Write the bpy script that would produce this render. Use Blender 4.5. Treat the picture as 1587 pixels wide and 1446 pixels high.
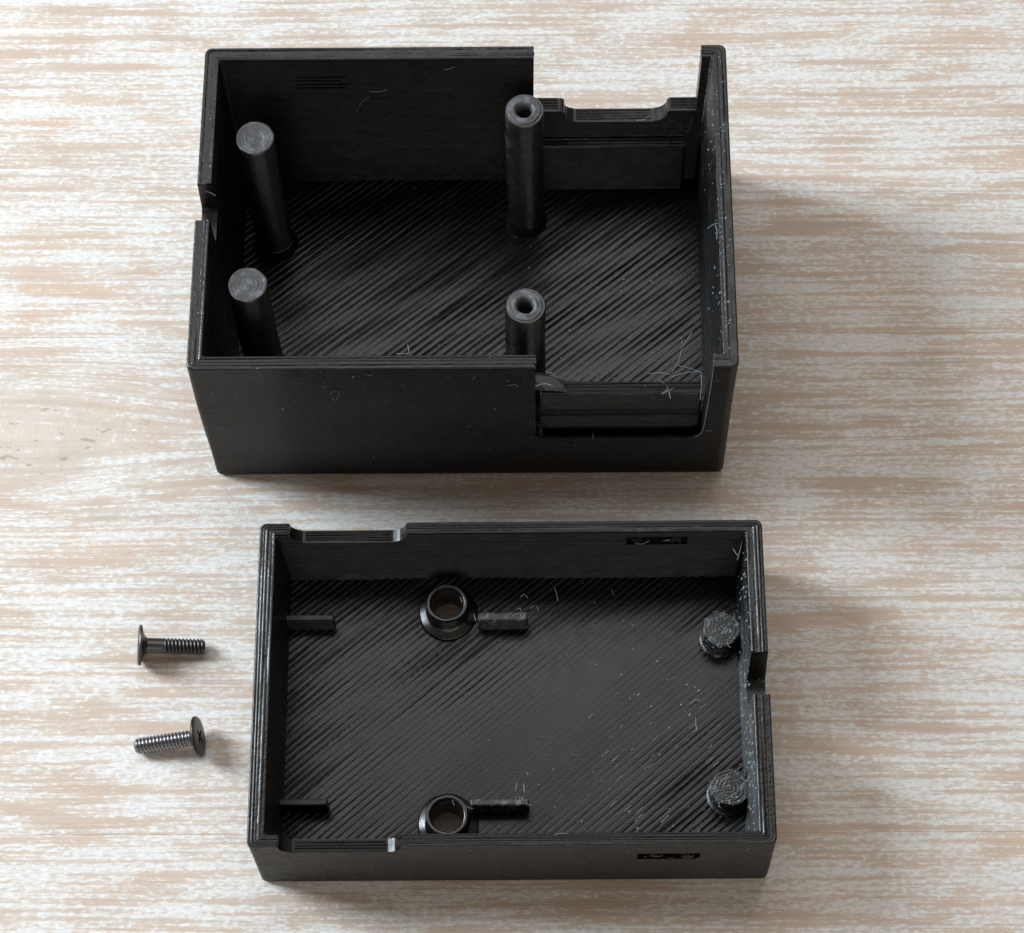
import bpy, bmesh, math, random
import numpy as np
from mathutils import Matrix, Vector
sc = bpy.context.scene
for o in list(bpy.data.objects): bpy.data.objects.remove(o)
C = sc.collection
MM = 0.001                                   # everything below is written in millimetres

# ------------------------------------------------------------------ camera
cam = bpy.data.cameras.new('camera'); cam.sensor_width = 36.0; cam.lens = 36.0*3901.06/1587.0
cam.clip_start = 0.01; cam.clip_end = 20.0
co = bpy.data.objects.new('camera', cam); C.objects.link(co)
co.matrix_world = Matrix(((0.9999118638, 0.0054403300, 0.0121106314, 0.00867818831),
                          (0.0001051978, 0.9089125605, -0.4169867460, -0.144148238),
                          (-0.0132760506, 0.4169512684, 0.9088318801, 0.271049145),
                          (0, 0, 0, 1)))
sc.camera = co
# ------------------------------------------------------------------ light: a room, windows left and behind, and an added front fill
w = bpy.data.worlds.new('World'); sc.world = w; w.use_nodes = True
bg = w.node_tree.nodes['Background']; bg.inputs[0].default_value = (1.0, 0.88, 0.74, 1); bg.inputs[1].default_value = 0.22
def area(name, loc, target, sx, sy, power, col):
    l = bpy.data.lights.new(name, 'AREA'); l.shape = 'RECTANGLE'; l.size = sx; l.size_y = sy; l.energy = power; l.color = col
    o = bpy.data.objects.new(name, l); C.objects.link(o); o.location = loc
    o.rotation_euler = (Vector(target)-Vector(loc)).to_track_quat('-Z', 'Y').to_euler()
    return o
area('window_light', (-0.50, 0.14, 0.35), (0, -0.02, 0), 0.20, 0.36, 6.2, (0.80, 0.91, 1.0))
area('rear_window_light', (-0.05, 0.52, 0.90), (0, -0.02, 0), 0.9, 0.7, 3.7, (0.96, 0.98, 1.0))
area('front_fill_light', (0.15, -0.80, 0.40), (0, -0.02, 0.01), 0.9, 0.5, 1.3, (1.0, 0.95, 0.88))  # fill lamp added in front to brighten the camera-facing walls
sc.cycles.max_bounces = 6; sc.cycles.diffuse_bounces = 3; sc.cycles.glossy_bounces = 3; sc.cycles.transmission_bounces = 2
vs = sc.view_settings; vs.view_transform = 'Standard'; vs.look = 'None'; vs.exposure = 0.0; vs.gamma = 1.0; vs.use_curve_mapping = False

# ------------------------------------------------------------------ node helper
BEAD = [((1+math.sin(math.radians(q_)))/2, 1-math.cos(math.radians(q_))) for q_ in (-90, -66, -40, -13, 13, 40, 66)]   # half-round bead: (height fraction, inset fraction)
class G:
    def __init__(s, name):
        s.m = bpy.data.materials.new(name); s.m.use_nodes = True; s.t = s.m.node_tree
        s.n = s.t.nodes; s.n.clear()
        s.out = s.n.new('ShaderNodeOutputMaterial'); s.b = s.n.new('ShaderNodeBsdfPrincipled')
        s.t.links.new(s.b.outputs[0], s.out.inputs[0])
    def put(s, sock, v):
        if hasattr(v, 'is_output'): s.t.links.new(v, sock)
        elif isinstance(v, (tuple, list)) and len(v) == 3 and sock.type == 'RGBA': sock.default_value = (*v, 1)
        else: sock.default_value = v
    def set(s, **k):
        for a, v in k.items(): s.put(s.b.inputs[a.replace('_', ' ')], v)
    def math(s, op, a, b=0.0, c=0.0, clamp=False):
        n = s.n.new('ShaderNodeMath'); n.operation = op; n.use_clamp = clamp
        s.put(n.inputs[0], a); s.put(n.inputs[1], b); s.put(n.inputs[2], c); return n.outputs[0]
    def step(s, v, a, b):
        n = s.n.new('ShaderNodeMapRange'); n.interpolation_type = 'SMOOTHSTEP'
        s.put(n.inputs[0], v); s.put(n.inputs[1], a); s.put(n.inputs[2], b); return n.outputs[0]
    def coord(s):
        n = s.n.new('ShaderNodeTexCoord'); k = s.n.new('ShaderNodeVectorMath'); k.operation = 'SCALE'
        s.put(k.inputs[0], n.outputs['Object']); k.inputs['Scale'].default_value = 1/MM; return k.outputs[0]
    def sep(s, v):
        n = s.n.new('ShaderNodeSeparateXYZ'); s.put(n.inputs[0], v); return n.outputs
    def comb(s, x, y, z):
        n = s.n.new('ShaderNodeCombineXYZ'); s.put(n.inputs[0], x); s.put(n.inputs[1], y); s.put(n.inputs[2], z); return n.outputs[0]
    def mul(s, v, k):
        n = s.n.new('ShaderNodeVectorMath'); n.operation = 'MULTIPLY'; s.put(n.inputs[0], v); n.inputs[1].default_value = k; return n.outputs[0]
    def add(s, v, k):
        n = s.n.new('ShaderNodeVectorMath'); n.operation = 'ADD'; s.put(n.inputs[0], v); s.put(n.inputs[1], k); return n.outputs[0]
    def noise(s, v, sc_=1.0, det=2.0, ro=0.5, dist=0.0, color=False):
        n = s.n.new('ShaderNodeTexNoise'); s.put(n.inputs['Vector'], v); s.put(n.inputs['Scale'], sc_)
        s.put(n.inputs['Detail'], det); s.put(n.inputs['Roughness'], ro); s.put(n.inputs['Distortion'], dist)
        return n.outputs[1 if color else 0]
    def voro(s, v, sc_=1.0):
        n = s.n.new('ShaderNodeTexVoronoi'); s.put(n.inputs['Vector'], v); s.put(n.inputs['Scale'], sc_); return n.outputs[0]
    def mix(s, f, a, b):
        n = s.n.new('ShaderNodeMix'); n.data_type = 'RGBA'; s.put(n.inputs[0], f); s.put(n.inputs[6], a); s.put(n.inputs[7], b); return n.outputs[2]
    def lerp(s, f, a, b):
        n = s.n.new('ShaderNodeMix'); s.put(n.inputs[0], f); s.put(n.inputs[2], a); s.put(n.inputs[3], b); return n.outputs[0]
    def bump(s, h, st, dist, normal=None):
        n = s.n.new('ShaderNodeBump'); n.inputs['Strength'].default_value = st; n.inputs['Distance'].default_value = dist*MM
        s.put(n.inputs['Height'], h)
        if normal is not None: s.put(n.inputs['Normal'], normal)
        return n.outputs[0]

# ------------------------------------------------------------------ materials
def plastic(name, rough=0.36, layers=1.0, scuff=0.0, grain=0.25, base=0.013, spec=.5, rv=1.0):
    g = G(name); p = g.coord(); x, y, z = g.sep(p)
    fine = g.noise(p, 5.0, 4, .6)
    n = g.bump(fine, grain, .05)
    blot = g.noise(p, .22, 4, .6)
    col = g.mix(g.step(blot, .35, .7), (base*.75, base*.74, base*.75), (base*1.5, base*1.44, base*1.42))
    # dusty / stress-whitened specks with a shape of their own
    sp = g.noise(p, 2.3, 3, .55); zone = g.noise(p, .13, 2, .5)
    spot = g.math('MULTIPLY', g.step(sp, .69, .74), g.step(zone, .50, .66))
    if scuff:
        d = g.noise(g.comb(g.math('ADD', g.math('MULTIPLY', x, .40), g.math('MULTIPLY', y, .46)),
                           g.math('SUBTRACT', g.math('MULTIPLY', x, 1.4), g.math('MULTIPLY', y, 1.2)), z), 1.0, 5, .68)
        spot = g.math('MAXIMUM', spot, g.math('MULTIPLY', g.step(d, .52, .62), scuff))
    col = g.mix(g.math('MULTIPLY', spot, .75), col, (.22, .23, .25))
    r = g.lerp(g.step(g.noise(p, .5, 4, .65), .35, .65), rough-.08*rv, rough+.12*rv)
    g.set(Base_Color=col, Roughness=r, Normal=n, Specular_IOR_Level=spec)
    return g.m
P_SHELL = plastic('black_plastic_layers', .27, 1.0, base=.0055, rv=.7, spec=.42)
P_RIM = plastic('black_plastic_rim', .26, .0, grain=.35, base=.005, spec=.45)
P_FLOOR = plastic('black_plastic_raster', .24, .0, grain=.22, base=.004, rv=.3, spec=.45)
P_POST = plastic('black_plastic_post', .22, .9, grain=.2, base=.005, spec=.7)
P_ROUGH = plastic('black_plastic_scuffed', .24, .3, scuff=.6, grain=1.0, base=.007, spec=.7)

def capmat():
    g = G('black_plastic_cap'); p = g.coord(); x, y, z = g.sep(p)
    wob = g.noise(p, .9, 3, .6)
    n = g.bump(g.noise(p, 3, 5, .7), .5, .1)
    g.set(Base_Color=g.mix(g.step(wob, .45, .7), (.05, .05, .053), (.135, .137, .145)), Roughness=.46, Normal=n)
    return g.m
P_CAP = capmat()
def simple(name, col, rough, metal=0.0):
    g = G(name); p = g.coord()
    g.set(Base_Color=g.mix(g.noise(p, 3, 4, .6), tuple(c*.7 for c in col), tuple(min(1, c*1.2) for c in col)), Roughness=rough, Metallic=metal,
          Normal=g.bump(g.noise(p, 8, 4, .6), .25, .04))
    return g.m
P_STRAND_GLINT = simple('strand_and_glint_plastic', (.27, .295, .32), .33)  # pale bluish tone paints glints on thin strands and crumbs
P_FLAKE = simple('thin_plastic_flake', (.028, .027, .027), .36)
M_SCREW = simple('blackened_steel', (.12, .115, .115), .40, 1.0)
M_HEAD = simple('blackened_steel_head', (.10, .092, .088), .42, 1.0)

def woodmat():
    g = G('whitewashed_wood'); p = g.coord()
    oi = g.n.new('ShaderNodeObjectInfo')
    off = g.math('MULTIPLY', oi.outputs['Random'], 40.0)
    x, y, z = g.sep(p)
    # grain flows round a knot at the left
    kx, ky = -54.0, -15.5
    dx = g.math('SUBTRACT', x, kx); dy = g.math('SUBTRACT', y, ky)
    d2 = g.math('ADD', g.math('POWER', g.math('DIVIDE', g.math('ABSOLUTE', dx), 17.0), 2.0), g.math('POWER', g.math('DIVIDE', g.math('ABSOLUTE', dy), 7.5), 2.0))
    kn = g.math('POWER', 2.718, g.math('MULTIPLY', d2, -1.0))
    wav = g.math('MULTIPLY', g.math('SUBTRACT', g.noise(g.comb(g.math('MULTIPLY', x, .02), g.math('MULTIPLY', y, .06), off), 1, 1, .5), .5), 1.6)
    yy = g.math('ADD', g.math('SUBTRACT', y, g.math('MULTIPLY', g.math('MULTIPLY', dy, kn), .72)), wav)
    yy = g.math('ADD', yy, g.math('MULTIPLY', x, .004))
    def v(fx, fy, o=0.0): return g.comb(g.math('ADD', g.math('MULTIPLY', x, fx), off), g.math('MULTIPLY', yy, fy), o)
    strip = g.noise(v(.034, 1.35, 3.0), 1, 5, .72)
    med = g.noise(v(.075, .24), 1, 5, .66)
    gran = g.noise(v(1.05, 2.6, 5.0), 1, 4, .66, .2)
    s_ = g.math('ADD', g.math('MULTIPLY', strip, .98), g.math('ADD', g.math('MULTIPLY', med, .62), g.math('MULTIPLY', gran, .68)))
    s_ = g.math('SUBTRACT', s_, g.math('MULTIPLY', kn, .14))
    thick = g.step(s_, 1.095, 1.215); film = g.step(g.math('ADD', strip, med), .78, 1.12)
    pore = g.step(g.noise(v(1.3, 2.6, 9.0), 1, 3, .6), .50, .66)
    # bare wood
    hue = g.noise(v(.016, .16, 21.0), 1, 3, .5); fib = g.noise(v(.12, 3.4, 13.0), 1, 4, .65)
    wood = g.mix(g.step(hue, .34, .66), (.535, .42, .335), (.60, .46, .365))
    wood = g.mix(g.math('MULTIPLY', g.step(hue, .58, .66), .5), wood, (.63, .445, .32))
    wood = g.mix(g.math('MULTIPLY', g.step(fib, .53, .72), .42), wood, (.42, .31, .24))
    wood = g.mix(g.math('MULTIPLY', g.step(kn, .25, .9), .55), wood, (.50, .46, .40))
    paint = g.mix(g.step(gran, .35, .65), (.69, .675, .65), (.80, .795, .78))
    col = g.mix(g.math('MULTIPLY', film, .85), wood, (.645, .565, .49))
    col = g.mix(g.math('MULTIPLY', thick, g.math('SUBTRACT', .88, g.math('MULTIPLY', pore, .60))), col, paint)
    # small dark pits along the grain, brown flecks in the knot
    pit = g.step(g.noise(v(.38, 2.2, 31.0), 1, 2, .55), .725, .76)
    col = g.mix(g.math('MULTIPLY', pit, .45), col, (.26, .18, .13))
    ks = g.math('MULTIPLY', g.step(g.noise(g.comb(g.math('MULTIPLY', x, .42), g.math('MULTIPLY', y, .95), 3.3), 1, 2, .5, .5), .655, .69), g.step(kn, .25, .6))
    col = g.mix(g.math('MULTIPLY', ks, .5), col, (.28, .18, .13))
    h = g.math('ADD', gran, g.math('MULTIPLY', fib, .5))
    g.set(Base_Color=col, Roughness=.6, Normal=g.bump(h, .45, .18), Specular_IOR_Level=.35)
    return g.m
M_WOOD = woodmat()

# ------------------------------------------------------------------ mesh helpers
def link(name, me, mat, parent=None, smooth=False, angle=None):
    for a in (mat if isinstance(mat, (list, tuple)) else [mat]): me.materials.append(a)
    if parent is not None and (parent.name.startswith('enclosure') or (parent.parent and parent.parent.name.startswith('enclosure'))):
        c = np.empty(len(me.vertices)*3); me.vertices.foreach_get('co', c); c = c.reshape(-1, 3); x, y, z = c.T.copy()   # slight warp of a real print
        c[:, 0] += .05*np.sin(z*.22+1); c[:, 1] += .05*np.sin(z*.25+.4)
        me.vertices.foreach_set('co', c.ravel())
    me.transform(Matrix.Scale(MM, 4))
    if smooth: me.polygons.foreach_set('use_smooth', [True]*len(me.polygons))
    me.update()
    o = bpy.data.objects.new(name, me); C.objects.link(o); o.parent = parent
    if angle and smooth: 
        try: me.set_sharp_from_angle(angle=math.radians(angle))
        except Exception: pass
    return o
def mesh(verts, faces, name='m'):
    me = bpy.data.meshes.new(name); me.from_pydata([tuple(map(float, v_)) for v_ in verts], [], faces); me.update(); return me
def outline(hx, hy, r, nc=6, step=None):
    """rounded rectangle, anticlockwise; constant vertex count for given nc/step"""
    pts = []; r = max(r, .02)
    for cx, cy, a0 in ((hx-r, hy-r, 0), (-hx+r, hy-r, 90), (-hx+r, -hy+r, 180), (hx-r, -hy+r, 270)):
        for k in range(nc+1):
            a = math.radians(a0+90*k/nc); pts.append((cx+r*math.cos(a), cy+r*math.sin(a)))
    return pts
def prism_rings(rings):
    """rings: list of (points2d, z) -> closed solid"""
    n = len(rings[0][0]); vs_ = []; fs = []
    for pts, z in rings: vs_ += [(a, b, z) for a, b in pts]
    for k in range(len(rings)-1):
        for i in range(n): j = (i+1) % n; fs.append((k*n+i, k*n+j, (k+1)*n+j, (k+1)*n+i))
    fs.append(tuple(range(n-1, -1, -1))); fs.append(tuple((len(rings)-1)*n+i for i in range(n)))
    return mesh(vs_, fs)
def layered(fn, z0, z1, h=.24, amp=.105, sign=1, seed=0, jit=.006, draft=0.0, ztop=1.0):
    """stack of printed layers: every layer a rounded bead; fn(inset) gives the outline"""
    rnd = random.Random(seed); n = max(1, round((z1-z0)/h)); h = (z1-z0)/n; rings = []; drift = 0
    for k in range(n):
        drift = drift*.8+rnd.gauss(0, jit*.5); j = drift+rnd.gauss(0, jit*.6)
        for f, a_ in BEAD:
            rings.append((fn(sign*(amp*a_+max(-.04, min(.04, j)))+draft*max(0, min(1, (ztop-z0-(k+f)*h)/(ztop-z0)))), z0+(k+f)*h))
    rings.append((fn(sign*amp), z1)); return rings
def slab(x0, x1, y0, y1, z0, z1, seed=1):
    cx, cy = (x0+x1)/2, (y0+y1)/2
    def fn(i): return [(cx+a_, cy+b_) for a_, b_ in outline((x1-x0)/2-i, (y1-y0)/2-i, .22, 3)]
    R_ = layered(fn, z0, z1-.12, seed=seed); R_.append((fn(.16), z1)); return prism_rings(R_)
def ledge(x0, x1, y0, y1, z, parent, lines=4, seed=0, name='top_layer', mat=None):
    rnd = np.random.RandomState(seed); nx = int((x1-x0)/.12); ny = lines*5; vs_ = []; fs = []
    wob = np.cumsum(rnd.randn(lines+1, nx+1)*.012, 1); wob = np.clip(wob-wob.mean(1, keepdims=True), -.09, .09); off = rnd.randn(lines+1)*.07
    for j in range(ny+1):
        b = min(j//5, lines-1); u = (j-b*5)/5
        for i in range(nx+1): vs_.append((x0+(x1-x0)*i/nx, y0+(y1-y0)*j/ny, z+.02-.22*(1-math.sin(math.pi*u)**.6)+(wob[b, i]+off[b])*(1 if 0 < u < 1 else .2)))
    for j in range(ny):
        for i in range(nx): a_ = j*(nx+1)+i; fs.append((a_, a_+1, a_+nx+2, a_+nx+1))
    return link(name, mesh(vs_, fs), mat or P_SHELL, parent, True)
def extrude(profile, axis, a, b):
    """profile: (u, z) polygon; axis 'y' -> u is x and it is swept along y, axis 'x' -> u is y"""
    n = len(profile); f = (lambda u, z, s_: (u, s_, z)) if axis == 'y' else (lambda u, z, s_: (s_, u, z))
    vs_ = [f(u, z, a) for u, z in profile]+[f(u, z, b) for u, z in profile]
    fs = [(i, (i+1) % n, n+(i+1) % n, n+i) for i in range(n)]+[tuple(range(n-1, -1, -1)), tuple(range(n, 2*n))]
    me = mesh(vs_, fs); bm = bmesh.new(); bm.from_mesh(me); bmesh.ops.recalc_face_normals(bm, faces=bm.faces); bm.to_mesh(me); bm.free(); return me
def boxm(x0, x1, y0, y1, z0, z1, bev=0.0):
    bm = bmesh.new(); bmesh.ops.create_cube(bm, size=1)
    for v_ in bm.verts: v_.co = Vector((x0+(v_.co.x+.5)*(x1-x0), y0+(v_.co.y+.5)*(y1-y0), z0+(v_.co.z+.5)*(z1-z0)))
    if bev: bmesh.ops.bevel(bm, geom=list(bm.edges), offset=bev, segments=2, affect='EDGES', profile=.5)
    me = bpy.data.meshes.new('b'); bm.to_mesh(me); bm.free(); return me
def cyl(cx, cy, r, z0, z1, n=40): return prism_rings([([(cx+r*math.cos(2*math.pi*k/n), cy+r*math.sin(2*math.pi*k/n)) for k in range(n)], z) for z in (z0, z1)])
def boolean(me, cutters, bevel=0.0):
    o = bpy.data.objects.new('tmp', me); C.objects.link(o); tmp = []
    for c in cutters:
        k = bpy.data.objects.new('cut', c); C.objects.link(k); tmp.append(k)
        m = o.modifiers.new('b', 'BOOLEAN'); m.operation = 'DIFFERENCE'; m.solver = 'EXACT'; m.object = k
    if bevel:
        m = o.modifiers.new('v', 'BEVEL'); m.width = bevel; m.segments = 2; m.limit_method = 'ANGLE'; m.angle_limit = math.radians(50); m.use_clamp_overlap = True
    dg = bpy.context.evaluated_depsgraph_get(); dg.update()
    r = bpy.data.meshes.new_from_object(o.evaluated_get(dg))
    for k in tmp+[o]: bpy.data.objects.remove(k)
    return r
def lathe(cx, cy, prof, n=40, wob=0.0, seed=0):
    """prof: (r, z) list, first to last; closed at r=0 ends by merging"""
    rnd = random.Random(seed); vs_ = []; fs = []; ph = rnd.random()*6
    for i, (r, z) in enumerate(prof):
        for k in range(n):
            a = 2*math.pi*k/n; rr = r*(1+wob*math.sin(3*a+ph+z*.7)+wob*.6*math.sin(7*a+ph*2-z*1.9))
            vs_.append((cx+rr*math.cos(a), cy+rr*math.sin(a), z))
    for i in range(len(prof)-1):
        for k in range(n): j = (k+1) % n; fs.append((i*n+k, i*n+j, (i+1)*n+j, (i+1)*n+k))
    me = mesh(vs_, fs); bm = bmesh.new(); bm.from_mesh(me); bmesh.ops.remove_doubles(bm, verts=bm.verts, dist=1e-4)
    bmesh.ops.recalc_face_normals(bm, faces=bm.faces); bm.to_mesh(me); bm.free(); return me
def beads(r, z0, z1, h=.24, amp=.115):
    n = round((z1-z0)/h); h = (z1-z0)/n; rnd = random.Random(int(z1*100)); out = []
    for k in range(n):
        j = rnd.gauss(0, .005); out += [(r-amp*a_+j, z0+(k+f)*h) for f, a_ in BEAD]
    return out
def ringtop(r, z):
    out = []; n = 5; rnd = random.Random(int(r*100+z))
    for k in range(n):
        a_ = r*(1-k/n); b_ = r*(1-(k+1)/n); d = rnd.uniform(.01, .04)
        out += [(a_, z-.012), (a_*.8+b_*.2, z+d*.7), (a_*.5+b_*.5, z+d), (a_*.2+b_*.8, z+d*.6)]
    return out+[(0, z)]
def tube(path, r, n=5):
    vs_ = []; fs = []; P = [Vector(p) for p in path]
    for i, p in enumerate(P):
        t = (P[min(i+1, len(P)-1)]-P[max(i-1, 0)]).normalized()
        u = t.orthogonal().normalized(); v_ = t.cross(u); rr = r*(.55 if i in (0, len(P)-1) else 1)
        for k in range(n):
            a = 2*math.pi*k/n; vs_.append(p+u*math.cos(a)*rr+v_*math.sin(a)*rr)
    for i in range(len(P)-1):
        for k in range(n): j = (k+1) % n; fs.append((i*n+k, i*n+j, (i+1)*n+j, (i+1)*n+k))
    fs.append(tuple(range(n-1, -1, -1))); fs.append(tuple((len(P)-1)*n+k for k in range(n)))
    return mesh(vs_, fs)
def spline(pts, sub=4):
    P = [Vector(p) for p in pts]
    if len(P) < 3: return [P[0].lerp(P[1], k/4)+Vector((0, 0, .05*math.sin(k*2.1))) for k in range(5)]
    out = []
    for i in range(len(P)-1):
        a, b, c, d = P[max(i-1, 0)], P[i], P[i+1], P[min(i+2, len(P)-1)]
        for k in range(sub):
            t = k/sub; out.append(.5*((2*b)+(c-a)*t+(2*a-5*b+4*c-d)*t*t+(3*b-a-3*c+d)*t**3))
    return out+[P[-1]]

def rim(hx, hy, r, H, t, ty, gaps, beads, parent, seed):
    """top of the wall: concentric extruded beads, left out where the wall is notched"""
    rnd = np.random.RandomState(seed); per = 5; ns = beads*per
    def densify(pts):
        out = []
        for i in range(len(pts)):
            a = np.array(pts[i]); b = np.array(pts[(i+1) % len(pts)]); L = np.linalg.norm(a-b)
            k = 230 if L > 5 else 1
            for q in range(k): out.append(a+(b-a)*q/k)
        return np.array(out)
    wd = rnd.uniform(.7, 1.3, beads); ed = np.r_[0, np.cumsum(wd)/wd.sum()]
    fr = [ed[min(s_//per, beads-1)]+(s_-min(s_//per, beads-1)*per)/per*wd[min(s_//per, beads-1)]/wd.sum() for s_ in range(ns+1)]
    lines = [densify(outline(hx-t*u, hy-ty*u, max(r-t*u*.6, .15))) for u in fr]
    dep = rnd.uniform(.03, .10, beads)
    n = len(lines[0]); wobz = np.cumsum(rnd.randn(beads, n)*.006, 1); wobz -= np.linspace(0, 1, n)*wobz[:, -1:]; wobz -= wobz.mean(1, keepdims=True)
    jit = rnd.randn(beads, n)*.010
    vs_ = []
    for s_ in range(ns+1):
        b = min(s_//per, beads-1); u = (s_-b*per)/per
        z = H-(dep[b] if s_ not in (0, ns) else .12)*(1-math.sin(math.pi*u)**.6)-.02*rnd.rand()*0
        for i in range(n): vs_.append((*lines[s_][i], z+(np.clip(wobz[b, i], -.05, .05)+jit[b, i])*(1 if 0 < u < 1 else .3)))
    base = len(vs_)
    for k in (0, ns):                      # skirts closing onto the wall
        for i in range(n): vs_.append((*lines[k][i], H-.34))
    def cut(i, s_):
        p = (lines[s_][i]+lines[s_][(i+1) % n])/2
        return any(x0 < p[0] < x1 and y0 < p[1] < y1 for x0, x1, y0, y1 in gaps)
    fs = []
    for i in range(n):
        j = (i+1) % n
        for s_ in range(ns):
            if not cut(i, s_): fs.append((s_*n+i, s_*n+j, (s_+1)*n+j, (s_+1)*n+i))
        if not cut(i, 0): fs.append((base+i, base+j, j, i))
        if not cut(i, ns): fs.append((ns*n+i, ns*n+j, base+n+j, base+n+i))
    me = mesh(vs_, fs); bm = bmesh.new(); bm.from_mesh(me); bmesh.ops.recalc_face_normals(bm, faces=bm.faces); bm.to_mesh(me); bm.free()
    return link('rim', me, P_RIM, parent, True)

def raster(hx, hy, z, ang, pitch, ampf, parent, seed, holes=(), cell=.085):
    """printed floor: under-filled diagonal lines as a real height field"""
    rnd = np.random.RandomState(seed); nx = int(2*hx/cell); ny = int(2*hy/cell)
    X, Y = np.meshgrid(np.linspace(-hx, hx, nx), np.linspace(-hy, hy, ny)); ca, sa = math.cos(ang), math.sin(ang)
    U = X*ca+Y*sa; V = -X*sa+Y*ca
    V = V+.05*np.sin(U*.21+V*.3)+.012*np.sin(U*1.3+V*5.0)+.010*np.sin(U*3.7-V*9)
    k = np.floor(V/pitch).astype(int); f = V/pitch-k; k -= k.min(); nl = k.max()+1
    gd = rnd.uniform(.45, 1.0, nl)*(1+1.0*(rnd.rand(nl) < .12)); gw = rnd.uniform(.10, .24, nl); top = rnd.randn(nl)*.018; tilt = rnd.randn(nl)*.035; grp = np.repeat(rnd.randn(nl//7+2)*.055, 7)[:nl]; tilt = tilt+grp
    d = np.minimum(f, 1-f); wv = gw[k]*(1+.28*np.sin(U*.5+k*2.4)+.12*np.sin(U*3.3+k*1.1))
    groove = np.clip(1-d/np.maximum(wv, .03), 0, 1)**.8
    A = ampf(X, Y)*(.75+.35*np.sin(U*.55+k*.9))
    Z = z-.20*A*gd[k]*groove+(top[k]+tilt[k]*(f-.5))*np.clip(A, .02, 1)
    low = sum(a_*np.sin(X*fx+Y*fy+p) for a_, fx, fy, p in ((.03, .21, .13, 1), (.02, -.17, .31, 2), (.012, .53, -.4, 3)))
    Z = Z+low+rnd.randn(*Z.shape)*.0015
    co_ = np.stack([X, Y, Z], -1).reshape(-1, 3)
    i = np.arange(nx*ny).reshape(ny, nx); q = np.stack([i[:-1, :-1], i[:-1, 1:], i[1:, 1:], i[1:, :-1]], -1).reshape(-1, 4)
    if holes:
        c = co_[q].mean(1); keep = np.ones(len(q), bool)
        for hx_, hy_, hr in holes: keep &= (c[:, 0]-hx_)**2+(c[:, 1]-hy_)**2 > hr*hr
        q = q[keep]
    me = bpy.data.meshes.new('raster'); me.vertices.add(len(co_)); me.vertices.foreach_set('co', co_.ravel())
    me.loops.add(q.size); me.loops.foreach_set('vertex_index', q.ravel()); me.polygons.add(len(q))
    me.polygons.foreach_set('loop_start', np.arange(0, q.size, 4)); me.update(calc_edges=True); me.validate()
    return link('floor', me, P_FLOOR, parent, True)

def thing(name, loc, rz, label, cat):
    o = bpy.data.objects.new(name, None); o.empty_display_size = .01; C.objects.link(o)
    o.location = [c*MM for c in loc]; o.rotation_euler.z = rz; o['label'] = label; o['category'] = cat; return o
def strands(parent, items, r=.034, drop=.38):
    for it in items:
        if random.random() < drop: continue
        link('plastic_strand', tube(spline(it), r*random.uniform(.75, 1.25)), P_STRAND_GLINT, parent, True)
def flecks(parent, spots, seed):
    """plastic dust crumbs, and pale bits painted as glints; uncountable"""
    rnd = random.Random(seed); vs_ = []; fs = []
    for (x, y, z, nx_, ny_, nz_, s_) in spots:
        n = Vector((nx_, ny_, nz_)); u = n.orthogonal().normalized(); v_ = n.cross(u); a0 = rnd.random()*6; b = len(vs_); m = 6; el = rnd.uniform(1, 2.4)
        for k in range(m):
            a = a0+2*math.pi*k/m; rr = s_*rnd.uniform(.6, 1.1)
            vs_.append(Vector((x, y, z))+u*math.cos(a)*rr*el+v_*math.sin(a)*rr+n*.01)
        vs_.append(Vector((x, y, z))+n*s_*.7)
        for k in range(m): fs.append((b+k, b+(k+1) % m, b+m))
    o = link('crumbs_and_glints', mesh(vs_, fs), P_STRAND_GLINT, parent); o['kind'] = 'stuff'; return o
def arc(cx, cz, r, a0, a1, n=6): return [(cx+r*math.cos(math.radians(a0+(a1-a0)*k/n)), cz+r*math.sin(math.radians(a0+(a1-a0)*k/n))) for k in range(n+1)]

# ------------------------------------------------------------------ table top: glued boards
table = bpy.data.objects.new('tabletop', None); C.objects.link(table); table['kind'] = 'structure'; table['label'] = 'whitewashed wooden tabletop of glued boards'
edges = [-190, -127.2, -64.6, -2.2, 60.4, 123, 186]
for i in range(6):
    me = boxm(-220, 220, edges[i]+.008, edges[i+1]-.008, -18, 0, .03)
    link('plank', me, M_WOOD, table)

# ------------------------------------------------------------------ deep half
random.seed(4)
BX, BY, BH, BT, BF = 30.0, 20.817, 27.656, 1.7, 1.5
box = thing('enclosure_box', (0, 0, 0), 0, 'deep black printed plastic box half with four tall posts and cut-out corner', 'enclosure')
body = prism_rings([(outline(BX-.3, BY-.3, .6, 4), 0)]+layered(lambda i: outline(BX-i, BY-i, .8, 4), .3, BH-.22, seed=1, amp=.06))
cav = prism_rings(layered(lambda i: outline(BX-BT-i, BY-BT-i, .45, 4), BF-.45, BH+3, sign=-1, seed=2, draft=.45, ztop=BH, jit=.012))
back = [(7.9, BH+3), (7.9, 16.8), (10.6, 16.8)]+arc(11.0, 16.2, .6, 90, 20, 3)+arc(13.1, 16.2, 1.75, 185, 270, 6)+[(21.8, 14.45)]+arc(21.9, 16.35, 1.9, 270, 350, 6)+arc(24.3, 16.3, .5, 170, 90, 3)+[(27.2, 16.8), (27.2, BH+3)]
front = [(7.95, BH+3)]+arc(8.85, 10.8, .9, 180, 270, 5)+arc(25.7, 11.0, 1.1, 270, 355, 6)+[(27.25, BH+3)]
left = [(-2.05, BH+3)]+arc(-1.55, BH-4.6, .5, 180, 270, 4)+arc(1.6, BH-4.3, .8, 270, 350, 4)+[(2.6, BH-.3), (2.7, BH+3)]
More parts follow.
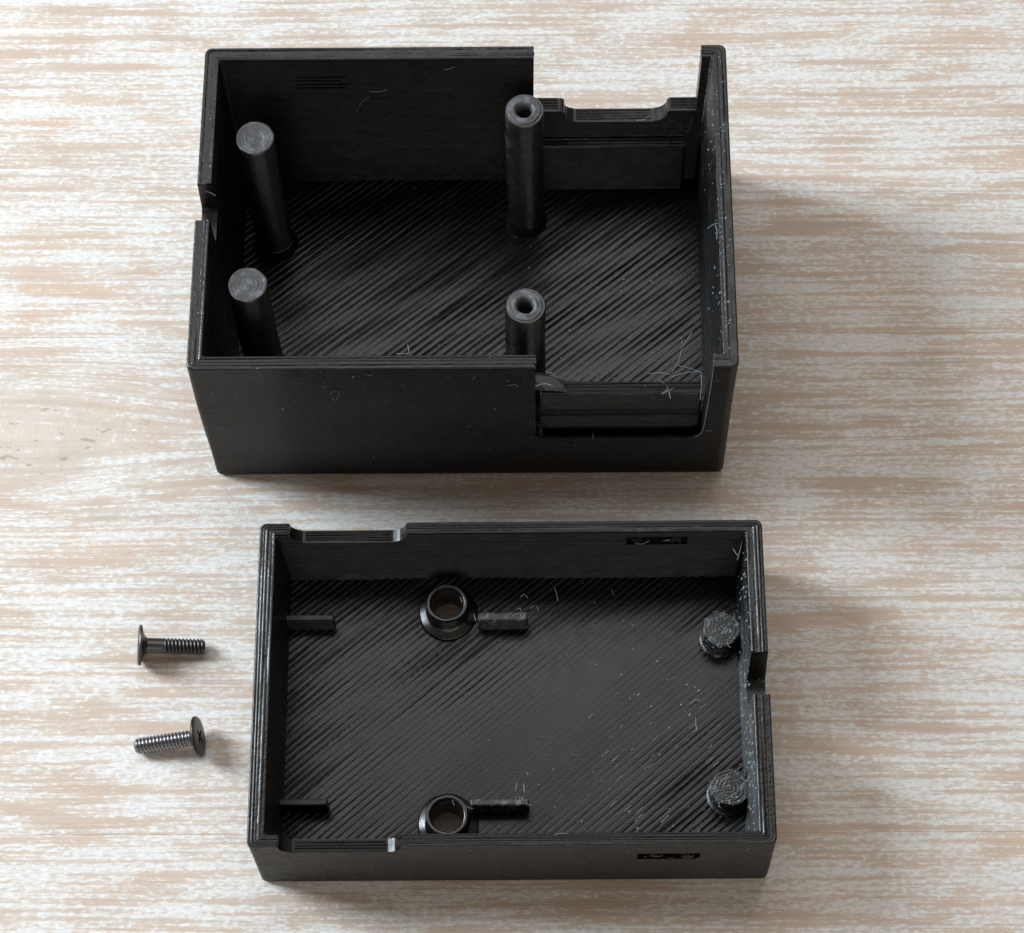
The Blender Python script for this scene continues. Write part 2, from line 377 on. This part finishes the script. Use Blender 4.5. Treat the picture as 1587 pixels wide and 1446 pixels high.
cuts = [cav, extrude(back, 'y', BY-BT-.6, BY+2), extrude(front, 'y', -BY-2, -BY+BT+.2), extrude(left, 'x', -BX-2, -BX+BT+.4),
        boxm(8.25, 26.6, -20.5, -18.4, 4.0, 12.0), *[boxm(-19.9+a_, -13.7-b_, BY-BT-.5, BY-BT+.10, z, z+.28) for z, a_, b_ in ((21.9, 0, .2), (22.6, .4, 0), (23.3, 0, .9), (23.9, .2, .3))]]
link('shell', boolean(body, cuts), P_SHELL, box)
rim(BX, BY, .8, BH, BT, BT, [(7.9, 27.2, 15, 25), (7.95, 27.2, -25, -15), (-32, -25, -2.05, 2.65)], 4, box, 1)
def boxamp(X, Y): return np.clip(.85+.25*np.sin(X*.11+1)-.5*np.exp(-((X-15)**2+(Y+9)**2)/60), .2, 1.1)
raster(BX-BT+.02, BY-BT+.02, BF, math.radians(40), .78, boxamp, box, 3)
for px_, py_, top in ((-24.0, 9.9, 25.7), (-24.0, -9.2, 25.7)):
    prof = [(2.9, BF-.3), (2.55, BF+.4), (2.3, BF+1.4)]+beads(2.24, BF+1.5, top-.2)+[(2.24, top-.12), (2.15, top)]
    p = link('post', lathe(px_, py_, prof, 40, .006, 1), P_POST, box, True, 40)
    cp = lathe(px_, py_, ringtop(2.15, top), 40, .014, 2+int(py_))
    link('post_tip', cp, P_CAP, p, True)
for px_, py_, top in ((6.78, 12.9, 26.4), (6.87, -12.4, 26.4)):
    prof = [(2.7, BF-.3), (2.4, BF+.4), (2.3, BF+1.2)]+beads(2.26, BF+1.5, top-.3)+[(2.26, top-.22), (2.15, top-.08), (1.9, top-.1)]
    cap = [(1.95, top-.12), (1.9, top), (1.75, top+.04), (1.55, top-.03), (1.4, top+.06), (1.2, top+.07), (1.02, top-.03), (.9, top-.3), (.86, top-.8), (.86, 9), (0, 9)]
    p = link('screw_post', lathe(px_, py_, prof, 40, .006, 5), P_POST, box, True, 50)
    link('worn_rim', lathe(px_, py_, cap, 40, .02, 6+int(py_)), P_CAP, p, True, 60)
gr = link('guide_rib', slab(8.7, 26.1, 17.2, BY-BT+.2, BF-.3, 11.45, 3), P_SHELL, box); ledge(8.75, 26.05, 17.22, BY-BT, 11.55, gr, 4, 1)
gr = link('guide_rib', slab(8.55, 26.75, -18.95, -17.3, BF-.3, 17.5, 5), P_SHELL, box); ledge(8.6, 26.7, -18.92, -17.32, 17.65, gr, 4, 2)
for k, (xa, xb, zz) in enumerate(((8.0, 10.8, 16.97), (13.0, 21.9, 14.63), (24.2, 27.15, 16.97))): ledge(xa, xb, BY-BT+.06, BY-.06, zz, box, 4, 11+k, 'sill_layer', P_RIM)
# torn flake at the left end of the front rib
bm = bmesh.new(); fv = [(7.2, -18.6, 18.25), (9.2, -18.75, 18.2), (11.6, -18.8, 17.95), (11.2, -18.2, 18.0), (11.5, -17.5, 18.05), (10.0, -17.1, 18.3), (8.6, -16.7, 18.7), (7.3, -16.9, 18.6)]
bm.faces.new([bm.verts.new(v_) for v_ in fv]); bmesh.ops.solidify(bm, geom=bm.faces[:], thickness=.15); me = bpy.data.meshes.new('f'); bm.to_mesh(me); bm.free()
link('torn_flake', me, P_FLAKE, box)
strands(box, [[(-21.91,12.01,22.00),(-20.03,11.56,22.00),(-18.27,10.41,22.00)],
[(-30.44,2.79,26.50),(-29.81,3.29,26.50),(-29.02,3.46,26.50)],
[(-29.18,2.36,26.50),(-28.59,2.19,26.50),(-27.98,1.76,26.50)],
[(-29.49,3.26,25.00),(-29.19,1.73,25.00),(-28.96,0.05,25.00)],
[(-11.41,18.95,21.38),(-10.44,18.95,21.23),(-9.83,18.95,21.36),(-9.27,18.95,21.77)],
[(-2.55,18.95,25.59),(-1.87,18.95,25.85),(-1.26,18.95,26.24)],
[(-0.35,18.95,16.94),(0.66,18.95,17.49),(1.53,18.95,18.59)],
[(-13.15,18.95,17.11),(-12.50,18.95,18.78),(-11.49,18.95,20.29)],
[(1.93,16.26,12.00),(3.24,16.70,12.00),(4.33,17.42,12.00)],
[(2.25,18.68,6.00),(2.41,17.57,6.00),(2.34,16.38,6.00),(1.95,14.55,6.00)],
[(30.15,16.76,26.20),(30.15,12.30,30.51),(30.15,13.25,25.42)],
[(27.10,-3.67,27.80),(27.69,-3.18,27.80),(28.34,-2.94,27.80)],
[(27.98,-3.18,27.80),(28.16,-4.09,27.80),(28.06,-5.07,27.80)],
[(27.68,-8.12,27.70),(27.78,-9.26,27.70)],
[(25.30,18.90,17.24),(26.32,18.90,16.67),(26.78,18.90,15.25)],
[(26.78,18.90,15.25),(26.65,18.90,13.25),(26.21,18.90,11.24)],
[(24.26,18.90,14.71),(25.06,18.90,14.13),(25.93,18.90,12.11)],
[(21.53,17.00,10.26),(23.18,17.00,11.70),(24.63,17.00,14.00)],
[(20.10,18.90,14.77),(21.02,18.90,14.90),(21.76,18.90,15.88)],
[(24.92,-8.93,9.00),(25.63,-7.83,9.00),(26.35,-6.55,9.00)],
[(23.41,-14.73,14.00),(24.34,-13.08,14.00),(24.76,-11.42,14.00)],
[(20.72,-16.64,18.00),(21.89,-16.49,18.00),(23.18,-16.74,18.00)],
[(24.15,-15.10,17.00),(25.59,-15.52,17.00),(26.96,-16.10,17.00)],
[(21.87,-17.33,17.90),(22.86,-18.31,17.90),(22.12,-19.11,17.90),(23.58,-18.31,17.90)],
[(22.92,-18.63,17.90),(23.11,-19.76,17.90)],
[(23.18,-17.02,17.90),(24.64,-16.54,17.90),(26.39,-16.39,17.90),(26.64,-17.52,17.90),(26.42,-19.94,17.90)],
[(27.11,-20.95,31.20),(27.22,-20.95,24.73),(27.16,-20.95,18.31),(27.03,-20.95,12.96),(26.76,-20.95,11.26),(26.07,-20.95,10.24)],  # pale strand paints the highlight along the notch's stress-whitened right edge
[(26.97,-18.73,27.80),(27.38,-19.04,27.80),(28.29,-18.89,27.80),(29.09,-18.03,27.80),(28.96,-19.84,27.80)],
[(28.10,7.12,-3.14),(28.10,5.12,-2.80)],
[(28.10,4.43,-3.19),(28.10,2.17,-3.01)],
[(28.10,1.48,-3.41),(28.10,-0.76,-3.23)],
[(28.10,-1.31,-3.54),(28.10,-3.26,-3.21),(28.10,-5.34,-2.95)],
[(-14.79,-20.95,21.78),(-14.15,-20.95,22.74),(-13.70,-20.95,22.09),(-14.25,-20.95,20.48),(-14.69,-20.95,21.30)],
[(-12.85,-20.95,25.89),(-12.05,-20.95,26.19),(-11.32,-20.95,25.55)],
[(-10.47,-20.95,26.64),(-9.72,-20.95,26.31)],
[(-7.15,-19.00,27.85),(-6.37,-19.08,27.85),(-5.82,-18.85,27.85),(-5.97,-17.90,27.85)],
[(14.46,-20.95,11.59),(14.56,-20.95,9.69)],
[(23.36,-20.95,8.18),(24.01,-20.95,8.52)],
[(27.38,-20.95,11.94),(28.03,-20.95,12.10)],
[(4.85,-20.95,23.76),(5.70,-20.95,24.07),(6.05,-20.95,23.43)],
[(4.76,-20.95,22.17),(5.24,-20.95,21.36),(5.94,-20.95,20.22)],
[(28.16,-12.38,27.80),(29.11,-13.51,27.80)],
[(-24.49,-20.95,28.83),(-23.85,-20.95,29.59),(-23.32,-20.95,29.28)],
[(21.78,4.21,1.90),(22.23,3.67,1.90)],
[(21.00,1.01,1.90),(21.86,0.83,1.90),(22.33,1.18,1.90)],
[(25.27,5.62,1.90),(26.22,5.88,1.90),(27.32,5.78,1.90)],
[(10.78,3.04,1.90),(11.48,3.12,1.90)],
[(9.12,-16.53,18.40),(9.84,-16.69,18.40),(10.42,-17.26,18.40)],
[(8.02,-18.45,18.70),(9.04,-18.13,18.70),(9.97,-18.46,18.70)]])
rc = random.Random(3); sp = []
for k in range(46): sp.append((rc.uniform(-29, 29), -BY-.01, rc.uniform(3, 27) if k % 3 else rc.uniform(22, 27), 0, -1, 0, rc.uniform(.04, .11)))
sp = [q_ for q_ in sp if not (7.5 < q_[0] < 27.6 and q_[2] > 9.5)]
for k in range(40): sp.append((rc.uniform(-27, 27), BY-BT-.02, rc.uniform(3, 26), 0, -1, 0, rc.uniform(.04, .09)))
sp = [q_ for q_ in sp if not (q_[1] > 0 and q_[0] > 7.5 and q_[2] > 11)]
for k in range(60): sp.append((min(28, rc.gauss(17, 9)), rc.uniform(-16, 12), BF+.02, 0, 0, 1, rc.uniform(.04, .10)))
for k in range(36): sp.append((28.35+rc.uniform(0, 1.3), rc.uniform(-20, 20), BH+.01, 0, 0, 1, rc.uniform(.05, .12)))
for k in range(45):  # pale crumbs painted as glints down the right inner wall
    z = BH-min(24, abs(rc.gauss(0, 6))); sp.append((BX-BT-.45*(BH-z)/BH-.06, rc.uniform(-18, 18), z, -.75, 0, .66, rc.uniform(.04, .12)))
for k in range(14): sp.append((-28.4-rc.uniform(0, 1.3), rc.uniform(-20, 20), BH+.01, 0, 0, 1, rc.uniform(.04, .09)))
flecks(box, [q_ for q_ in sp if not (q_[0] < -28 and -2.3 < q_[1] < 3)], 5)

# ------------------------------------------------------------------ shallow half
TX, TY, TH, TT, TTY, TF = 27.92, 18.57, 14.06, 1.85, 1.4, 1.8
lid = thing('enclosure_tray', (5.193, -51.478, 0), .0031078, 'shallow black printed plastic tray half with two ringed screw holes in its floor', 'enclosure')
body = prism_rings([(outline(TX-.3, TY-.3, .6, 4), 0)]+layered(lambda i: outline(TX-i, TY-i, .8, 4), .3, TH-.22, seed=3, amp=.06))
cav = prism_rings(layered(lambda i: outline(TX-TT-i, TY-TTY-i, .45, 4), TF-.45, TH+3, sign=-1, seed=4, draft=.55, ztop=TH, jit=.012))
dip = [(-25.0, TH+3), (-24.6, TH-.1)]+arc(-22.9, TH-.5, 1.7, 180, 270, 6)+arc(-13.5, TH-.4, 1.8, 270, 345, 6)+[(-11.5, TH), (-11.0, TH+3)]
rn = [(-1.93, TH+3)]+arc(-1.4, TH-5.4, .5, 180, 270, 4)+arc(.4, TH-4.4, 1.5, 270, 330, 5)+[(2.6, TH-1.6), (2.9, TH-.2), (3.1, TH+3)]
cuts = [cav, extrude(dip, 'y', -TY-2, TY+2), extrude(rn, 'x', TX-TT-.4, TX+2), cyl(-7.45, 12.35, 1.95, -1, 3), cyl(-7.25, -12.6, 1.95, -1, 3),
        boxm(12.9, 19.7, TY-TTY-.5, TY-TTY+.22, 10.6, 12.5), boxm(13.3, 20.0, -TY-.5, -TY+.7, 8.3, 10.6)]
link('shell', boolean(body, cuts), P_SHELL, lid)
rim(TX, TY, .8, TH, TT, TTY, [(-24.75, -11.6, 12, 25), (-24.75, -11.6, -25, -12), (25, 32, -1.93, 2.95)], 5, lid, 2)
for k, (ya, yb) in enumerate(((TY-TTY+.06, TY-.07), (-TY+.07, -TY+TTY-.06))): ledge(-23.0, -13.4, ya, yb, TH-2.03, lid, 4, 21+k, 'sill_layer', P_RIM)
def lidamp(X, Y):
    edge = np.exp(-(X+26)/5.0)*1.2+np.exp(-(16.8-Y)/4.0)*.9+np.exp(-((X-24)**2+(Y+13)**2)/90)*.9+.6*np.exp(-((X+7)**2+(Y-8)**2)/40)+.35*np.exp(-(Y+16.7)/3)
    return np.clip(edge, .02, 1.05)
raster(TX-TT+.02, TY-TTY+.02, TF, math.radians(41), .70, lidamp, lid, 9, holes=((-7.45, 12.35, 2.6), (-7.25, -12.6, 2.6)))
for i, (px_, py_) in enumerate(((-7.45, 12.35), (-7.25, -12.6))):
    z1 = 5.1
    prof = [(3.4, TF-.3), (3.38, TF+.3), (3.2, TF+.45), (2.6, TF+.55), (2.38, TF+.75), *beads(2.34, TF+.9, z1-.25), (2.25, z1), (2.0, z1+.05), (1.86, z1-.05), (1.80, z1-.35), (1.78, 1.5), (1.8, .3), (1.95, .1)]
    link('screw_boss', lathe(px_, py_, prof, 40, .012, 20+i), P_POST, lid, True, 55)
for px_, py_ in ((23.6, 9.0), (23.75, -9.6)):
    prof = [(2.5, TF-.3), (2.35, TF+.3), *beads(2.2, TF+.4, 4.7), (2.1, 4.95)]
    p = link('stub_post', lathe(px_, py_, prof, 36, .006, 7), P_ROUGH, lid, True, 50)
    link('post_tip', lathe(px_, py_, ringtop(2.1, 4.95), 36, .03, 8+int(py_)), P_ROUGH, p, True)
link('locating_rib', slab(-26.2, -20.3, 10.45, 11.3, TF-.3, 4.6), P_SHELL, lid)
link('locating_rib', slab(-26.2, -20.4, -11.25, -10.4, TF-.3, 4.6), P_SHELL, lid)
link('locating_rib', slab(-3.9, 1.75, 10.3, 11.4, TF-.3, 4.6), P_ROUGH, lid)
link('locating_rib', slab(-4.7, 1.75, -11.4, -10.55, TF-.3, 4.6), P_ROUGH, lid)
strands(lid, [[(4.73,14.65,4.00),(5.01,13.86,4.00),(5.15,12.91,4.00)],
[(11.31,14.76,3.00),(11.58,13.89,3.00)],
[(24.89,18.50,12.00),(25.52,18.25,12.00),(26.08,17.86,12.00),(25.89,16.69,12.00)],
[(25.92,17.47,12.00),(25.57,15.91,12.00),(25.16,14.51,12.00)],
[(24.71,15.92,12.00),(25.25,14.98,12.00)],
[(19.91,1.02,2.20),(20.58,1.56,2.20),(21.16,1.40,2.20)],
[(17.47,1.57,2.00),(18.59,2.49,2.00),(19.57,3.71,2.00)],
[(-1.73,-8.57,6.00),(-0.74,-9.60,6.00),(0.03,-10.34,6.00),(0.80,-10.86,6.00)],
[(0.38,-8.78,5.00),(0.30,-9.96,5.00)],
[(1.16,-8.94,5.00),(1.22,-10.11,5.00)],
[(1.58,-9.16,5.00),(1.43,-10.26,5.00)],
[(0.02,-10.19,4.80),(0.79,-10.78,4.80),(1.64,-10.57,4.80),(1.78,-11.38,4.80)],
[(0.58,-10.20,4.80),(0.79,-11.15,4.80)],
[(-6.60,-18.71,14.30),(-6.19,-18.30,14.30),(-5.79,-17.88,14.30)],
[(4.53,-17.43,14.20),(5.34,-17.30,14.20),(5.88,-17.37,14.20)],
[(6.22,-17.44,14.20),(7.58,-17.24,14.20),(9.49,-17.12,14.20)],
[(16.17,-8.73,2.10),(16.50,-9.77,2.10)],
[(20.45,-0.47,2.10),(20.54,-2.15,2.10)],
[(24.22,-4.44,3.00),(24.47,-5.19,3.00),(24.28,-6.39,3.00)],
[(13.88,-11.67,2.10),(14.08,-12.26,2.10)],
[(-7.09,13.91,5.30),(-6.57,13.59,5.30),(-6.28,13.43,5.30)],
[(-5.99,14.22,5.30),(-5.84,13.59,5.30)],
[(-5.98,13.04,5.30),(-5.69,12.25,5.30)],
[(-6.85,-10.20,5.00),(-6.28,-10.80,5.00),(-5.57,-11.24,5.00)],
[(-5.57,-11.24,5.00),(-5.00,-11.68,5.00),(-4.30,-11.84,5.00)],
[(-6.71,-10.79,5.00),(-6.42,-11.53,5.00)],
[(-4.38,11.10,4.80),(-4.16,10.16,4.80)],
[(0.90,13.10,4.80),(1.34,13.41,4.80),(1.78,12.94,4.80)],
[(0.08,10.75,4.80),(0.89,11.21,4.80),(1.47,10.74,4.80)],
[(0.59,10.28,4.80),(1.18,10.59,4.80)],
[(1.91,11.79,4.50),(2.65,12.18,4.50),(2.94,11.47,4.50)],
[(13.87,16.60,12.08),(14.67,16.60,11.88),(15.36,16.60,12.79)],
[(16.94,16.60,12.75),(17.78,16.60,13.10)],
[(15.59,16.60,10.37),(16.00,16.60,10.92)],
[(19.45,16.60,11.22),(19.58,16.60,13.07)],
[(-10.35,15.29,14.20),(-9.72,15.83,14.20),(-9.29,15.98,14.20)],
[(-18.02,15.90,14.20),(-17.59,16.13,14.20)],
[(13.36,-18.70,12.81),(14.03,-18.70,13.04)],
[(18.51,-18.70,13.17),(19.30,-18.70,13.64)],
[(13.37,-18.70,8.35),(13.77,-18.70,8.59)],
[(19.56,-18.70,8.70),(20.07,-18.70,9.44)],
[(24.70,-18.70,12.05),(25.06,-18.70,12.78)],
[(8.09,-18.70,10.23),(8.64,-18.70,10.46)]])
sp = []
for k in range(30): sp.append((rc.uniform(-27, 27), -TY-.01, rc.uniform(1, 13), 0, -1, 0, rc.uniform(.04, .09)))
for k in range(60): sp.append((min(25.8, rc.gauss(15, 9)), max(-16, min(16, rc.gauss(-3, 10))), TF+.02, 0, 0, 1, rc.uniform(.04, .10)))
for k in range(120):  # bluish crumbs standing in for glints on the tray's right inner wall
    z = rc.uniform(3, TH-.3); sp.append((TX-TT-.55*(TH-z)/TH-.06, rc.uniform(-16, 16), z, -.75, 0, .66, rc.uniform(.05, .14)))
for k in range(40): sp.append((rc.uniform(-25, 25), TY-TTY-.02, rc.uniform(4, TH-.5), 0, -1, 0, rc.uniform(.04, .09)))
for px_, py_ in ((23.6, 9.0), (23.75, -9.6)):  # pale flecks painted as glints on the stub tops and left sides
    for k in range(16):
        a_ = rc.uniform(0, 6.28); r_ = 2.0*math.sqrt(rc.random()); sp.append((px_+r_*math.cos(a_), py_+r_*math.sin(a_), 5.0, 0, 0, 1, rc.uniform(.04, .11)))
    for k in range(22):
        a_ = rc.uniform(2.0, 4.3); sp.append((px_+2.15*math.cos(a_), py_+2.15*math.sin(a_), rc.uniform(2, 4.5), math.cos(a_), math.sin(a_), 0, rc.uniform(.05, .12)))
flecks(lid, [q_ for q_ in sp if not (q_[0] > 25.9 and -2.3 < q_[1] < 3.3 and q_[2] > 7) and not (q_[1] > 16 and q_[0] < -11 and q_[2] > 11)], 6)
scr = []
for k in range(9): x = rc.uniform(13.4, 19.2); l = rc.uniform(.5, 1.6); z = rc.uniform(8.5, 10.4); link('plastic_strand', tube(spline([(x, -TY+.25, z), (x+l*.5, -TY+.12, z-rc.uniform(0, .25)), (min(x+l, 19.9), -TY+.25, z+rc.uniform(-.2, .2))]), rc.uniform(.09, .2)), P_SHELL, lid, True)
for k in range(7): x = rc.uniform(13.0, 18.6); l = rc.uniform(.5, 1.4); z = rc.uniform(10.8, 12.3); link('plastic_strand', tube(spline([(x, TY-TTY+.12, z), (x+l*.5, TY-TTY-.02, z-rc.uniform(0, .2)), (x+l, TY-TTY+.12, z+rc.uniform(-.2, .2))]), rc.uniform(.09, .18)), P_SHELL, lid, True)
for k in range(34):                       # pale dashed scuffs across the raster at the lower right of the floor
    x = rc.gauss(16, 4.5); y = rc.gauss(-8, 4.5); l = rc.uniform(.3, 1.3)
    if x < 25 and y > -16: scr.append([(x, y, TF+.04), (x+l*.38+rc.gauss(0, .05), y+l*.33, TF+.07), (x+l*.76, y+l*.66+rc.gauss(0, .06), TF+.04)])
for px_, py_ in ((23.6, 9.0), (23.75, -9.6), (1.0, 10.9), (.9, -10.9)):   # curls of torn plastic on the stubs and rib ends
    for k in range(13 if px_ > 5 else 5):
        a_ = rc.uniform(0, 6.28); r_ = (2.0 if px_ > 5 else .7)*math.sqrt(rc.random()); x = px_+r_*math.cos(a_); y = py_+r_*math.sin(a_); b_ = rc.uniform(0, 6.28); l = rc.uniform(.25, .6)
        scr.append([(x+l*math.cos(b_+t_)*t_*.5, y+l*math.sin(b_+t_)*t_*.5, (5.02 if px_ > 5 else 4.63)+.06*math.sin(t_*3)) for t_ in (0, .7, 1.4, 2.0)])
strands(lid, scr, .035, 0)

# ------------------------------------------------------------------ two machine screws
M_BRIGHT = simple('worn_steel_thread', (.30, .30, .31), .30, 1.0)
def screw(head, tip, plain, label, spin, shank):
    h = Vector(head); t = Vector(tip); ax = (t-h).normalized(); L = (t-h).length
    root = thing('machine_screw', (h.x, h.y, 0), 0, label, 'screw')
    q = ax.to_track_quat('Z', 'Y').to_matrix().to_4x4() @ Matrix.Rotation(spin, 4, 'Z'); M = Matrix.Translation((0, 0, h.z)) @ q
    # head: thin disc with a rounded rim and a cone below, cross recess in its face
    prof = [(0, -.22), (2.05, -.22), (2.24, -.16), (2.33, -.04), (2.33, .14), (2.24, .20), (1.5, .34), (1.05, .55), (.9, .8), (0, .8)]
    me = lathe(0, 0, prof, 48)
    cr = [boxm(-.95, .95, -.2, .2, -.6, .3), boxm(-.2, .2, -.95, .95, -.6, .3)]
    me = boolean(me, cr, 0); me.transform(M); hd = link('screw_head', me, M_HEAD, root, True, 35)
    n = 28; pitch = .42; r0 = .74; d = .20; vs_ = []; fs = []; ds = .045; rows = int((L-.5)/ds)
    for i in range(rows+1):
        s_ = .5+i*ds
        for k in range(n):
            u = (s_/pitch-k/n) % 1.0; tri = 1-abs(2*u-1); rr = r0+d*min(1, tri*1.35)
            fade = min(1, max(0, (s_-plain)/.3)); rr = .88*(1-fade)+rr*fade
            end = L-s_
            if end < .45: rr = min(rr, .55+.40*math.sqrt(max(end, 0)/.45))
            a = 2*math.pi*k/n; vs_.append((rr*math.cos(a), rr*math.sin(a), s_))
    for i in range(rows):
        for k in range(n): j = (k+1) % n; fs.append((i*n+k, i*n+j, (i+1)*n+j, (i+1)*n+k))
    fs.append(tuple(rows*n+k for k in range(n)))
    me = mesh(vs_, fs); me.transform(M); link('threaded_shank', me, shank, root, True, 50)
    return root
a = screw((-37.31, -43.01, 2.32), (-30.05, -42.77, .93), 2.6, 'small dark screw with its flat head at the left, upper of the two', .3, M_SCREW)
b = screw((-30.11, -53.99, 2.32), (-37.30, -54.65, .93), .75, 'small dark screw with its cross-slotted head at the right, lower of the two', .5, M_BRIGHT)
for s_ in (a, b): s_['group'] = 'screws beside the shallow half'
